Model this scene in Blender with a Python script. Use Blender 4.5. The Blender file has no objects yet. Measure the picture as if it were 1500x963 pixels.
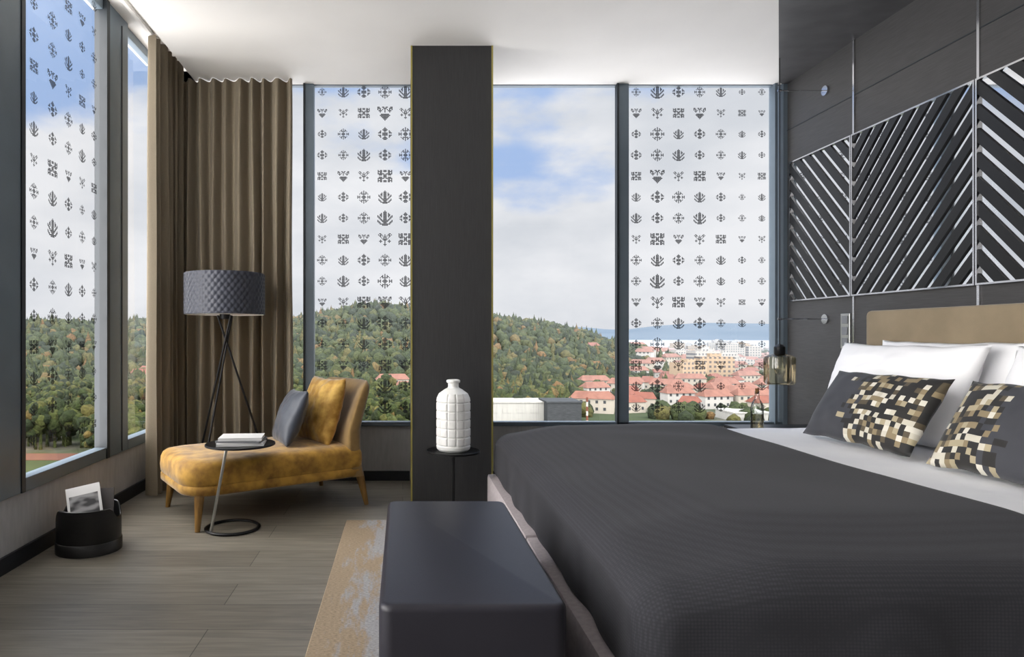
import bpy, bmesh, math, random
import numpy as np
from mathutils import Vector, Matrix, noise
random.seed(7); np.random.seed(7)
sc=bpy.context.scene
COL=sc.collection
F=960.0; CZ=1.06; CX0=590.0; CY0=492.0

# ---------------------------------------------------------------- materials
def srgb(r,g,b,k=1.0):
    def c(v):
        v/=255.0
        return v/12.92 if v<=0.04045 else ((v+0.055)/1.055)**2.4
    return (c(r)*k,c(g)*k,c(b)*k,1)
OK_=0.30
def out(r,g,b): return srgb(r,g,b,OK_)
def newmat(name):
    m=bpy.data.materials.new(name); m.use_nodes=True
    nt=m.node_tree; b=nt.nodes["Principled BSDF"]
    return m,nt,b
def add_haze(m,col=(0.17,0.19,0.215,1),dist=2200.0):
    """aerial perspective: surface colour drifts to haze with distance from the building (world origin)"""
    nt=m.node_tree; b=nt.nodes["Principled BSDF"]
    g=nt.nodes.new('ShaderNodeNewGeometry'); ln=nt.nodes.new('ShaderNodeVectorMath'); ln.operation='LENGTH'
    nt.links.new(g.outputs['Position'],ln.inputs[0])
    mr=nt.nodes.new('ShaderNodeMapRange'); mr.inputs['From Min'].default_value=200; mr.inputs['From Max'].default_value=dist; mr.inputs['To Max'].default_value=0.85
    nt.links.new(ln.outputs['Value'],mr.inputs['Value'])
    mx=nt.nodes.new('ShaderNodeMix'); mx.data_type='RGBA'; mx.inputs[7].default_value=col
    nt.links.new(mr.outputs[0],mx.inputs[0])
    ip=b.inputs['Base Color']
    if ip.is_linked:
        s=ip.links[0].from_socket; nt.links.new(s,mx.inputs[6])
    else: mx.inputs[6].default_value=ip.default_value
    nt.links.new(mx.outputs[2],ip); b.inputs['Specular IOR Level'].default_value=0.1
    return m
def pmat(name,c1,c2=None,scale=8,stretch=(1,1,1),rough=0.6,metal=0,bump=0,bscale=None,sheen=0,detail=4,spec=None,coat=0,lo=0.35,hi=0.65,bdist=0.002):
    m,nt,b=newmat(name)
    b.inputs['Roughness'].default_value=rough; b.inputs['Metallic'].default_value=metal
    b.inputs['Base Color'].default_value=c1
    if spec is not None: b.inputs['Specular IOR Level'].default_value=spec
    if sheen: 
        b.inputs['Sheen Weight'].default_value=sheen; b.inputs['Sheen Roughness'].default_value=0.4
    if coat: b.inputs['Coat Weight'].default_value=coat
    tc=nt.nodes.new('ShaderNodeTexCoord'); mp=nt.nodes.new('ShaderNodeMapping')
    mp.inputs['Scale'].default_value=stretch
    nt.links.new(tc.outputs['Object'],mp.inputs['Vector'])
    if c2 is not None:
        n=nt.nodes.new('ShaderNodeTexNoise'); n.inputs['Scale'].default_value=scale; n.inputs['Detail'].default_value=detail
        nt.links.new(mp.outputs[0],n.inputs['Vector'])
        r=nt.nodes.new('ShaderNodeValToRGB'); r.color_ramp.elements[0].position=lo; r.color_ramp.elements[1].position=hi
        r.color_ramp.elements[0].color=c1; r.color_ramp.elements[1].color=c2
        nt.links.new(n.outputs['Fac'],r.inputs[0]); nt.links.new(r.outputs[0],b.inputs['Base Color'])
    if bump:
        n2=nt.nodes.new('ShaderNodeTexNoise'); n2.inputs['Scale'].default_value=bscale or scale; n2.inputs['Detail'].default_value=5
        nt.links.new(mp.outputs[0],n2.inputs['Vector'])
        bp=nt.nodes.new('ShaderNodeBump'); bp.inputs['Strength'].default_value=bump; bp.inputs['Distance'].default_value=bdist
        nt.links.new(n2.outputs['Fac'],bp.inputs['Height']); nt.links.new(bp.outputs[0],b.inputs['Normal'])
    return m
def glassmat(name,tint=(1,1,1,1),fac=0.06,rough=0.0):
    m=bpy.data.materials.new(name); m.use_nodes=True; nt=m.node_tree
    for n in list(nt.nodes): nt.nodes.remove(n)
    o=nt.nodes.new('ShaderNodeOutputMaterial'); t=nt.nodes.new('ShaderNodeBsdfTransparent'); g=nt.nodes.new('ShaderNodeBsdfGlossy')
    t.inputs[0].default_value=tint; g.inputs['Roughness'].default_value=rough
    fr=nt.nodes.new('ShaderNodeFresnel'); fr.inputs[0].default_value=1.4
    ma=nt.nodes.new('ShaderNodeMath'); ma.operation='MULTIPLY_ADD'; ma.inputs[1].default_value=0.8; ma.inputs[2].default_value=fac
    mx=nt.nodes.new('ShaderNodeMixShader')
    nt.links.new(fr.outputs[0],ma.inputs[0]); nt.links.new(ma.outputs[0],mx.inputs[0])
    nt.links.new(t.outputs[0],mx.inputs[1]); nt.links.new(g.outputs[0],mx.inputs[2]); nt.links.new(mx.outputs[0],o.inputs[0])
    return m

M={}
M['ceil']=pmat('white_paint',srgb(224,222,219),srgb(221,219,216),3,rough=0.95,spec=0.2)
M['wallgrey']=pmat('grey_wall_covering',srgb(178,177,177),srgb(168,167,167),40,(1,1,0.2),rough=0.85,bump=0.2)
M['base']=pmat('black_baseboard',srgb(30,33,38),rough=0.5)
M['frame']=pmat('blue_grey_aluminium',srgb(100,112,122),srgb(94,106,116),5,rough=0.4,metal=0.1)
M['framedark']=pmat('dark_gasket',srgb(34,40,46),rough=0.5)
M['panel']=pmat('charcoal_wood_panel',srgb(55,54,55),srgb(67,66,67),6,(1,1.5,60),rough=0.5,bump=0.25,bscale=8)
M['panelv']=pmat('charcoal_wood_column',srgb(42,42,44),srgb(52,52,53),6,(60,60,1.2),rough=0.55,bump=0.2)
M['brass']=pmat('brushed_brass',srgb(172,160,92),rough=0.35,metal=0.6)
M['chrome']=pmat('polished_chrome',srgb(205,205,208),rough=0.12,metal=1)
M['mirror']=pmat('mirror_silver',srgb(228,230,233),rough=0.03,metal=1)
M['slat']=pmat('black_stained_slat',srgb(12,12,14),srgb(18,18,20),10,(1,1,1),rough=0.3)
M['blackmetal']=pmat('black_powdercoat',srgb(24,24,26),rough=0.4,metal=0.5)
M['winglass']=glassmat('window_glass_clear',(1,1,1,1),0.0)
M['decal']=pmat('black_decal_print',srgb(26,29,40),rough=0.6)
M['curtain']=pmat('taupe_curtain_linen',srgb(132,121,103),srgb(126,115,98),200,(1,1,1),rough=0.95,bump=0.15,bscale=500,sheen=0.1)
M['leather']=pmat('midnight_leather',srgb(35,34,42),srgb(39,38,46),4,rough=0.42,bump=0.2,bscale=250,bdist=0.001,spec=0.4)
M['bedbase']=pmat('mauve_grey_upholstery',srgb(172,163,165),srgb(160,152,154),60,rough=0.9,bump=0.2,bscale=200)
M['sheet']=pmat('white_cotton',srgb(244,244,246),srgb(239,239,242),5,rough=0.85,bump=0.4,bscale=6,bdist=0.01)
M['suede']=pmat('taupe_suede',srgb(138,123,100),srgb(127,113,91),6,rough=0.9,sheen=0.2,bump=0.2,bscale=200)
M['gold']=pmat('gold_velvet',srgb(184,140,52),srgb(128,90,26),13,rough=0.75,sheen=0.4,bump=0.5,bscale=14,bdist=0.008,lo=0.38,hi=0.66,detail=6)
M['goldc']=pmat('gold_crushed_velvet',srgb(206,166,82),srgb(158,116,40),16,rough=0.7,sheen=0.5,bump=0.6,bscale=18,bdist=0.008,lo=0.36,hi=0.62,detail=6)
M['goldback']=pmat('ochre_velvet_back',srgb(146,117,70),srgb(124,97,55),9,rough=0.8,sheen=0.4,bump=0.2,bscale=14,bdist=0.005)
M['goldleg']=pmat('ochre_stained_wood',srgb(140,104,50),srgb(116,84,38),10,(6,6,1),rough=0.45)
M['greycush']=pmat('slate_satin',srgb(70,76,88),srgb(60,66,78),8,rough=0.5,sheen=0.3,bump=0.3,bscale=9,bdist=0.008)
M['lampshade']=pmat('slate_blue_quilted_fabric',srgb(57,60,72),srgb(50,53,63),120,rough=0.5,sheen=0.15,bump=0.1)
M['shadein']=pmat('white_shade_lining',srgb(235,232,225),rough=0.9)
M['ceramic']=pmat('white_matt_ceramic',srgb(238,238,236),rough=0.35)
M['blackwood']=pmat('black_veneer',srgb(20,20,21),srgb(28,28,29),8,(1,1,12),rough=0.4)
M['paper']=pmat('paper_pages',srgb(225,222,214),srgb(205,202,195),30,(1,1,60),rough=0.9)
M['coverw']=pmat('white_book_cover',srgb(226,226,226),rough=0.5)
M['coverg']=pmat('grey_book_cover',srgb(110,112,116),rough=0.5)
M['coverd']=pmat('dark_book_cover',srgb(70,66,66),rough=0.5)
M['coverphoto']=pmat('black_and_white_photo_print',srgb(150,150,152),srgb(52,52,55),14,(1,2,1),rough=0.35,lo=0.42,hi=0.6,detail=1)
M['amber']=glassmat('amber_glass',(0.90,0.82,0.66,1),0.05)
M['clear']=glassmat('clear_glass',(0.9,0.93,0.93,1),0.06)
M['cork']=pmat('cork',srgb(150,110,70),srgb(120,85,50),60,rough=0.9)
M['switch']=pmat('brushed_steel',srgb(190,190,188),rough=0.3,metal=0.9)
# outdoor
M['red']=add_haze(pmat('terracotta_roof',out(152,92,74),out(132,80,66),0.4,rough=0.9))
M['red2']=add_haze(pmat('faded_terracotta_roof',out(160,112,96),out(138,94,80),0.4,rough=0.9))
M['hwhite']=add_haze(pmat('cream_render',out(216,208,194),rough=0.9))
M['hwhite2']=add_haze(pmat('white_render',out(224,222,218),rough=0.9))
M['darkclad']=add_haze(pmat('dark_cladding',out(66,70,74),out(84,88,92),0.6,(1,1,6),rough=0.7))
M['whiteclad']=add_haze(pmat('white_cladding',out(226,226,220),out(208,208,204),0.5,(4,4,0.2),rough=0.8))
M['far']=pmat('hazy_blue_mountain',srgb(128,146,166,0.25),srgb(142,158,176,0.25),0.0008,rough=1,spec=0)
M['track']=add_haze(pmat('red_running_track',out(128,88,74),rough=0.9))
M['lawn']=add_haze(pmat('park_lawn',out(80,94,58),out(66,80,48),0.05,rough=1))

def ground_mat():
    m,nt,b=newmat('valley_ground')
    g=nt.nodes.new('ShaderNodeNewGeometry')
    n=nt.nodes.new('ShaderNodeTexNoise'); n.inputs['Scale'].default_value=0.03; n.inputs['Detail'].default_value=5
    nt.links.new(g.outputs['Position'],n.inputs['Vector'])
    r=nt.nodes.new('ShaderNodeValToRGB'); r.color_ramp.elements[0].position=0.52; r.color_ramp.elements[1].position=0.66
    r.color_ramp.elements[0].color=out(66,80,48); r.color_ramp.elements[1].color=out(132,130,118)
    nt.links.new(n.outputs['Fac'],r.inputs[0])
    ln=nt.nodes.new('ShaderNodeVectorMath'); ln.operation='LENGTH'; nt.links.new(g.outputs['Position'],ln.inputs[0])
    mr=nt.nodes.new('ShaderNodeMapRange'); mr.inputs['From Min'].default_value=105; mr.inputs['From Max'].default_value=115
    nt.links.new(ln.outputs['Value'],mr.inputs['Value'])
    mx=nt.nodes.new('ShaderNodeMix'); mx.data_type='RGBA'; mx.inputs[6].default_value=srgb(166,168,174)  # unseen near ground, made pale to bounce light up onto the ceiling
    nt.links.new(mr.outputs[0],mx.inputs[0]); nt.links.new(r.outputs[0],mx.inputs[7]); nt.links.new(mx.outputs[2],b.inputs['Base Color'])
    b.inputs['Roughness'].default_value=1
    return add_haze(m)
M['road']=ground_mat()

def floor_mat():
    m,nt,b=newmat('grey_oak_planks')
    tc=nt.nodes.new('ShaderNodeTexCoord')
    br=nt.nodes.new('ShaderNodeTexBrick'); br.inputs['Scale'].default_value=1.0
    br.inputs['Brick Width'].default_value=1.9; br.inputs['Row Height'].default_value=0.215
    br.inputs['Mortar Size'].default_value=0.0018; br.inputs['Mortar Smooth'].default_value=0.2
    br.offset=0.37
    br.inputs['Color1'].default_value=srgb(136,130,119); br.inputs['Color2'].default_value=srgb(118,112,102); br.inputs['Mortar'].default_value=srgb(60,56,50)
    nt.links.new(tc.outputs['Object'],br.inputs['Vector'])
    mp=nt.nodes.new('ShaderNodeMapping'); mp.inputs['Scale'].default_value=(1.2,14,1)
    nt.links.new(tc.outputs['Object'],mp.inputs[0])
    n=nt.nodes.new('ShaderNodeTexNoise'); n.inputs['Scale'].default_value=3; n.inputs['Detail'].default_value=8; n.inputs['Distortion'].default_value=0.6
    nt.links.new(mp.outputs[0],n.inputs['Vector'])
    r=nt.nodes.new('ShaderNodeValToRGB'); r.color_ramp.elements[0].position=0.3; r.color_ramp.elements[1].position=0.75
    r.color_ramp.elements[0].color=(0.66,0.66,0.66,1); r.color_ramp.elements[1].color=(1.12,1.11,1.09,1)
    nt.links.new(n.outputs['Fac'],r.inputs[0])
    mx=nt.nodes.new('ShaderNodeMix'); mx.data_type='RGBA'; mx.blend_type='MULTIPLY'; mx.inputs[0].default_value=1
    nt.links.new(br.outputs['Color'],mx.inputs[6]); nt.links.new(r.outputs[0],mx.inputs[7])
    nt.links.new(mx.outputs[2],b.inputs['Base Color'])
    b.inputs['Roughness'].default_value=0.42
    bp=nt.nodes.new('ShaderNodeBump'); bp.inputs['Strength'].default_value=0.3; bp.inputs['Distance'].default_value=0.002
    nt.links.new(n.outputs['Fac'],bp.inputs['Height']); nt.links.new(bp.outputs[0],b.inputs['Normal'])
    return m
M['floor']=floor_mat()

def rug_mat():
    m,nt,b=newmat('woven_rug')
    tc=nt.nodes.new('ShaderNodeTexCoord')
    mp=nt.nodes.new('ShaderNodeMapping'); mp.inputs['Scale'].default_value=(12,2.4,1)
    nt.links.new(tc.outputs['Object'],mp.inputs[0])
    n=nt.nodes.new('ShaderNodeTexNoise'); n.inputs['Scale'].default_value=1.0; n.inputs['Detail'].default_value=7; n.inputs['Roughness'].default_value=0.7
    nt.links.new(mp.outputs[0],n.inputs['Vector'])
    sx=nt.nodes.new('ShaderNodeSeparateXYZ'); nt.links.new(tc.outputs['Object'],sx.inputs[0])
    ma=nt.nodes.new('ShaderNodeMath'); ma.operation='MULTIPLY_ADD'; ma.inputs[1].default_value=1.0
    nt.links.new(sx.outputs[0],ma.inputs[0]); nt.links.new(n.outputs['Fac'],ma.inputs[2])
    r=nt.nodes.new('ShaderNodeValToRGB')
    e=r.color_ramp.elements; e[0].position=0.30; e[0].color=srgb(168,150,126); e[1].position=0.40; e[1].color=srgb(168,168,171)
    nt.links.new(ma.outputs[0],r.inputs[0])
    mp2=nt.nodes.new('ShaderNodeMapping'); mp2.inputs['Scale'].default_value=(40,110,1)
    nt.links.new(tc.outputs['Object'],mp2.inputs[0])
    n2=nt.nodes.new('ShaderNodeTexNoise'); n2.inputs['Scale'].default_value=2; n2.inputs['Detail'].default_value=2
    nt.links.new(mp2.outputs[0],n2.inputs['Vector'])
    r2=nt.nodes.new('ShaderNodeValToRGB'); r2.color_ramp.elements[0].position=0.3; r2.color_ramp.elements[1].position=0.7
    r2.color_ramp.elements[0].color=(0.66,0.64,0.62,1); r2.color_ramp.elements[1].color=(1.12,1.1,1.08,1)
    nt.links.new(n2.outputs['Fac'],r2.inputs[0])
    mx=nt.nodes.new('ShaderNodeMix'); mx.data_type='RGBA'; mx.blend_type='MULTIPLY'; mx.inputs[0].default_value=1
    nt.links.new(r.outputs[0],mx.inputs[6]); nt.links.new(r2.outputs[0],mx.inputs[7]); nt.links.new(mx.outputs[2],b.inputs['Base Color'])
    b.inputs['Roughness'].default_value=1
    bp=nt.nodes.new('ShaderNodeBump'); bp.inputs['Strength'].default_value=0.6; bp.inputs['Distance'].default_value=0.004
    nt.links.new(n2.outputs['Fac'],bp.inputs['Height']); nt.links.new(bp.outputs[0],b.inputs['Normal'])
    return m
M['rug']=rug_mat()

def duvet_mat():
    m,nt,b=newmat('charcoal_waffle_weave')
    tc=nt.nodes.new('ShaderNodeTexCoord')
    ck=nt.nodes.new('ShaderNodeTexVoronoi'); ck.inputs['Scale'].default_value=125; ck.inputs['Randomness'].default_value=0.15
    nt.links.new(tc.outputs['Object'],ck.inputs['Vector'])
    r=nt.nodes.new('ShaderNodeValToRGB'); e=r.color_ramp.elements; e[0].position=0.1; e[0].color=srgb(57,57,62); e[1].position=0.6; e[1].color=srgb(47,47,51)
    nt.links.new(ck.outputs['Distance'],r.inputs[0]); nt.links.new(r.outputs[0],b.inputs['Base Color'])
    b.inputs['Roughness'].default_value=0.95; b.inputs['Sheen Weight'].default_value=0.06; b.inputs['Specular IOR Level'].default_value=0.15
    return m
M['duvet']=duvet_mat()

def mosaic_mat(name,side):
    m,nt,b=newmat(name)
    tc=nt.nodes.new('ShaderNodeTexCoord')
    mp=nt.nodes.new('ShaderNodeMapping'); mp.inputs['Scale'].default_value=(28,15,1)
    nt.links.new(tc.outputs['UV'],mp.inputs[0])
    fl=nt.nodes.new('ShaderNodeVectorMath'); fl.operation='FLOOR'; nt.links.new(mp.outputs[0],fl.inputs[0])
    wn=nt.nodes.new('ShaderNodeTexWhiteNoise'); wn.noise_dimensions='2D'; nt.links.new(fl.outputs[0],wn.inputs['Vector'])
    r=nt.nodes.new('ShaderNodeValToRGB'); r.color_ramp.interpolation='CONSTANT'
    e=r.color_ramp.elements
    e[0].position=0; e[0].color=srgb(28,26,24); e[1].position=0.42; e[1].color=srgb(134,119,90)
    for p,c in ((0.56,srgb(196,190,174)),(0.68,srgb(82,72,54)),(0.80,srgb(164,152,124)),(0.89,srgb(22,22,22)),(0.95,srgb(210,205,192))):
        q=e.new(p); q.color=c
    nt.links.new(wn.outputs['Value'],r.inputs[0])
    sx=nt.nodes.new('ShaderNodeSeparateXYZ'); nt.links.new(fl.outputs[0],sx.inputs[0])
    wn2=nt.nodes.new('ShaderNodeTexWhiteNoise'); wn2.noise_dimensions='2D'
    ad=nt.nodes.new('ShaderNodeVectorMath'); ad.operation='ADD'; ad.inputs[1].default_value=(17,31,0); nt.links.new(fl.outputs[0],ad.inputs[0]); nt.links.new(ad.outputs[0],wn2.inputs['Vector'])
    ma=nt.nodes.new('ShaderNodeMath'); ma.operation='MULTIPLY_ADD'; ma.inputs[1].default_value=6.0
    nt.links.new(wn2.outputs['Value'],ma.inputs[0])
    sl=nt.nodes.new('ShaderNodeMath'); sl.operation='MULTIPLY_ADD'; sl.inputs[1].default_value=0.25 if side>0 else 0.3
    nt.links.new(sx.outputs[1],sl.inputs[0]); nt.links.new(sx.outputs[0],sl.inputs[2]); nt.links.new(sl.outputs[0],ma.inputs[2])
    cmp=nt.nodes.new('ShaderNodeMath'); cmp.operation='GREATER_THAN' if side>0 else 'LESS_THAN'
    cmp.inputs[1].default_value=16.5 if side>0 else 15.5
    nt.links.new(ma.outputs[0],cmp.inputs[0])
    mx=nt.nodes.new('ShaderNodeMix'); mx.data_type='RGBA'; mx.inputs[6].default_value=srgb(54,55,61)
    nt.links.new(cmp.outputs[0],mx.inputs[0]); nt.links.new(r.outputs[0],mx.inputs[7]); nt.links.new(mx.outputs[2],b.inputs['Base Color'])
    b.inputs['Roughness'].default_value=0.7; b.inputs['Sheen Weight'].default_value=0.1
    return m
M['mosA']=mosaic_mat('pixel_mosaic_fabric',1); M['mosB']=mosaic_mat('pixel_mosaic_fabric_b',-1)

def tree_mat():
    m,nt,b=newmat('mixed_forest_foliage')
    g=nt.nodes.new('ShaderNodeNewGeometry')
    r=nt.nodes.new('ShaderNodeValToRGB'); e=r.color_ramp.elements
    e[0].position=0; e[0].color=out(44,54,36); e[1].position=1; e[1].color=out(128,98,60)
    for p,c in ((0.25,out(56,68,40)),(0.5,out(68,80,44)),(0.8,out(86,94,52)),(0.93,out(108,102,58))):
        q=e.new(p); q.color=c
    nt.links.new(g.outputs['Random Per Island'],r.inputs[0])
    n=nt.nodes.new('ShaderNodeTexNoise'); n.inputs['Scale'].default_value=0.9; n.inputs['Detail'].default_value=5
    nt.links.new(g.outputs['Position'],n.inputs['Vector'])
    r2=nt.nodes.new('ShaderNodeValToRGB'); r2.color_ramp.elements[0].position=0.3; r2.color_ramp.elements[1].position=0.7
    r2.color_ramp.elements[0].color=(0.5,0.5,0.52,1); r2.color_ramp.elements[1].color=(1.25,1.25,1.2,1)
    nt.links.new(n.outputs['Fac'],r2.inputs[0])
    mx=nt.nodes.new('ShaderNodeMix'); mx.data_type='RGBA'; mx.blend_type='MULTIPLY'; mx.inputs[0].default_value=1
    nt.links.new(r.outputs[0],mx.inputs[6]); nt.links.new(r2.outputs[0],mx.inputs[7]); nt.links.new(mx.outputs[2],b.inputs['Base Color'])
    b.inputs['Roughness'].default_value=1; b.inputs['Specular IOR Level'].default_value=0.1
    bp=nt.nodes.new('ShaderNodeBump'); bp.inputs['Strength'].default_value=1; bp.inputs['Distance'].default_value=1.0
    nt.links.new(n.outputs['Fac'],bp.inputs['Height']); nt.links.new(bp.outputs[0],b.inputs['Normal'])
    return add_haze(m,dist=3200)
M['tree']=tree_mat()
def facade_mat(name,wall,win):
    m,nt,b=newmat(name)
    tc=nt.nodes.new('ShaderNodeTexCoord'); br=nt.nodes.new('ShaderNodeTexBrick'); br.offset=0
    mp=nt.nodes.new('ShaderNodeMapping'); mp.inputs['Rotation'].default_value=(math.radians(90),0,0)
    nt.links.new(tc.outputs['Object'],mp.inputs[0]); nt.links.new(mp.outputs[0],br.inputs['Vector'])
    br.inputs['Scale'].default_value=1; br.inputs['Brick Width'].default_value=3.0; br.inputs['Row Height'].default_value=3.0; br.inputs['Mortar Size'].default_value=0.75; br.inputs['Mortar Smooth'].default_value=0
    br.inputs['Color1'].default_value=win; br.inputs['Color2'].default_value=win; br.inputs['Mortar'].default_value=wall
    nt.links.new(br.outputs[0],b.inputs['Base Color']); b.inputs['Roughness'].default_value=0.9
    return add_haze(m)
M['facA']=facade_mat('apricot_apartment_facade',out(206,180,150),out(120,112,108))
M['facB']=facade_mat('pale_apartment_facade',out(212,208,202),out(130,132,138))

# ---------------------------------------------------------------- helpers
def setp(o,label=None,category=None,kind=None,group=None):
    if label: o["label"]=label
    if category: o["category"]=category
    if kind: o["kind"]=kind
    if group: o["group"]=group
    return o
def finish(bm,name,mat,parent=None,smooth=False,loc=(0,0,0),angle=40,bevel=0,mats=None):
    bmesh.ops.recalc_face_normals(bm,faces=bm.faces)
    me=bpy.data.meshes.new(name); bm.to_mesh(me); bm.free()
    for mm in (mats or [mat]): me.materials.append(mm)
    if smooth:
        me.polygons.foreach_set('use_smooth',[True]*len(me.polygons))
        me.set_sharp_from_angle(angle=math.radians(angle))
    o=bpy.data.objects.new(name,me); COL.objects.link(o); o.location=loc
    if parent: o.parent=parent
    if bevel:
        b=o.modifiers.new('bevel','BEVEL'); b.width=bevel; b.segments=3; b.limit_method='ANGLE'
    return o
def empty(name,loc,label,category,group=None,rot=None):
    o=bpy.data.objects.new(name,None); COL.objects.link(o); o.location=loc; o.empty_display_size=0.1
    if rot is not None: o.rotation_euler=rot
    return setp(o,label,category,group=group)
def box(bm,lo,hi,mi=0):
    vs=[bm.verts.new((x,y,z)) for x in (lo[0],hi[0]) for y in (lo[1],hi[1]) for z in (lo[2],hi[2])]
    for f in ((0,1,3,2),(4,6,7,5),(0,4,5,1),(2,3,7,6),(0,2,6,4),(1,5,7,3)):
        fc=bm.faces.new([vs[i] for i in f]); fc.material_index=mi
    return vs
def cyl(bm,p0,p1,r0,r1=None,seg=16,caps=True):
    r1=r0 if r1 is None else r1
    p0=Vector(p0);p1=Vector(p1); d=(p1-p0).normalized()
    a=d.orthogonal().normalized(); b=d.cross(a)
    R=[]
    for p,r in ((p0,r0),(p1,r1)):
        R.append([bm.verts.new(p+a*math.cos(2*math.pi*i/seg)*r+b*math.sin(2*math.pi*i/seg)*r) for i in range(seg)])
    for i in range(seg):
        bm.faces.new((R[0][i],R[0][(i+1)%seg],R[1][(i+1)%seg],R[1][i]))
    if caps: bm.faces.new(R[0]); bm.faces.new(R[1])
def loft(bm,rings,cap0=True,cap1=True,closed=True):
    V=[[bm.verts.new(p) for p in r] for r in rings]; n=len(V[0])
    for a,b in zip(V[:-1],V[1:]):
        for i in range(n if closed else n-1):
            bm.faces.new((a[i],a[(i+1)%n],b[(i+1)%n],b[i]))
    if cap0: bm.faces.new(V[0])
    if cap1: bm.faces.new(V[-1])
    return V
def lathe(bm,prof,seg=32,c=(0,0,0),cap0=True,cap1=True):
    rings=[[Vector((c[0]+r*math.cos(2*math.pi*i/seg),c[1]+r*math.sin(2*math.pi*i/seg),c[2]+z)) for i in range(seg)] for r,z in prof]
    return loft(bm,rings,cap0,cap1)
def rrect(x0,x1,y0,y1,R,z,n=8):
    pts=[]
    R=max(0.001,min(R,(x1-x0)/2-1e-4,(y1-y0)/2-1e-4))
    for cx,cy,a0 in ((x1-R,y1-R,0),(x0+R,y1-R,90),(x0+R,y0+R,180),(x1-R,y0+R,270)):
        for i in range(n+1):
            a=math.radians(a0+90*i/n); pts.append(Vector((cx+R*math.cos(a),cy+R*math.sin(a),z)))
    return pts
def slab(bm,x0,x1,y0,y1,R,prof,n=8):
    return loft(bm,[rrect(x0+i,x1-i,y0+i,y1-i,R-i if R-i>0.005 else 0.005,z,n) for i,z in prof])
def roundprof(z0,z1,r,k=5,bottom=True):
    p=[]
    if bottom:
        for i in range(k+1):
            a=math.pi/2*i/k; p.append((r*(1-math.sin(a)),z0+r*(1-math.cos(a))))
    else: p.append((0,z0))
    for i in range(k+1):
        a=math.pi/2*i/k; p.append((r*(1-math.cos(a)),z1-r*(1-math.sin(a))))
    return p
def rbox(bm,lo,hi,r,n=(20,20,8),fn=None):
    lo=Vector(lo);hi=Vector(hi)
    seen={}
    def V(p):
        k=(round(p[0],5),round(p[1],5),round(p[2],5))
        if k in seen: return seen[k]
        P=Vector(p); q=Vector([min(max(P[i],lo[i]+r),hi[i]-r) for i in range(3)])
        d=P-q
        if d.length>1e-9: P=q+d.normalized()*r
        if fn: P=fn(P)
        v=bm.verts.new(P); seen[k]=v; return v
    def co(i,ax):
        t=i/n[ax]
        return lo[ax]+(hi[ax]-lo[ax])*t
    for ax in range(3):
        a,b=[k for k in range(3) if k!=ax]
        for s in (lo[ax],hi[ax]):
            for i in range(n[a]):
                for j in range(n[b]):
                    c=[]
                    for (ii,jj) in ((i,j),(i+1,j),(i+1,j+1),(i,j+1)):
                        p=[0,0,0]; p[ax]=s; p[a]=co(ii,a); p[b]=co(jj,b); c.append(V(p))
                    if len(set(c))>=3:
                        try: bm.faces.new(c)
                        except: pass
def structure(bm,name,mat,**k):
    o=finish(bm,name,mat,**k); o["kind"]="structure"; return o

# ---------------------------------------------------------------- room
D=4.8; XL=-1.78; XR=2.8; H=2.9; YN=-1.2
bm=bmesh.new(); box(bm,(XL-0.12,YN,-0.15),(XR+0.2,D+0.12,0)); structure(bm,'floor',M['floor'])
bm=bmesh.new(); box(bm,(-1.5,YN,H),(XR+0.2,D+0.05,H+0.2)); o=structure(bm,'ceiling',M['ceil'])
bm=bmesh.new(); box(bm,(XL-0.12,YN,3.06),(-1.5,D+0.05,3.16)); structure(bm,'trim_1',M['ceil'])
bm=bmesh.new(); box(bm,(-1.665,1.0,3.035),(-1.645,4.7,3.06)); box(bm,(-1.60,1.0,3.035),(-1.58,4.7,3.06)); structure(bm,'trim_2',M['ceil'])
bm=bmesh.new()
pl=[(2.72,4.74),(2.8,4.8),(2.8,YN),(1.72,YN),(1.72,3.0)]
loft(bm,[[Vector((x,y,z)) for x,y in pl] for z in (H-0.006,H)]); structure(bm,'trim_3',M['panel'])
bm=bmesh.new(); box(bm,(XL-0.12,YN,0),(XL,D+0.12,0.33)); structure(bm,'wall_left',M['wallgrey'])
bm=bmesh.new(); box(bm,(XL,D,0),(XR,D+0.12,0.40)); structure(bm,'wall_back',M['wallgrey'])
bm=bmesh.new(); box(bm,(XR,YN,0),(XR+0.2,D+0.12,3.1)); structure(bm,'wall_right',M['panel'])
bm=bmesh.new(); box(bm,(XL-0.12,YN-0.12,-0.15),(XR+0.2,YN,3.16)); structure(bm,'wall_front',M['ceil'])
bm=bmesh.new(); box(bm,(XL,YN,0),(XL+0.015,D,0.075)); structure(bm,'baseboard_left',M['base'])
bm=bmesh.new(); box(bm,(XL+0.015,D-0.015,0),(0.05,D,0.07)); box(bm,(0.575,D-0.015,0),(XR,D,0.07)); structure(bm,'baseboard_back',M['base'])

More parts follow.
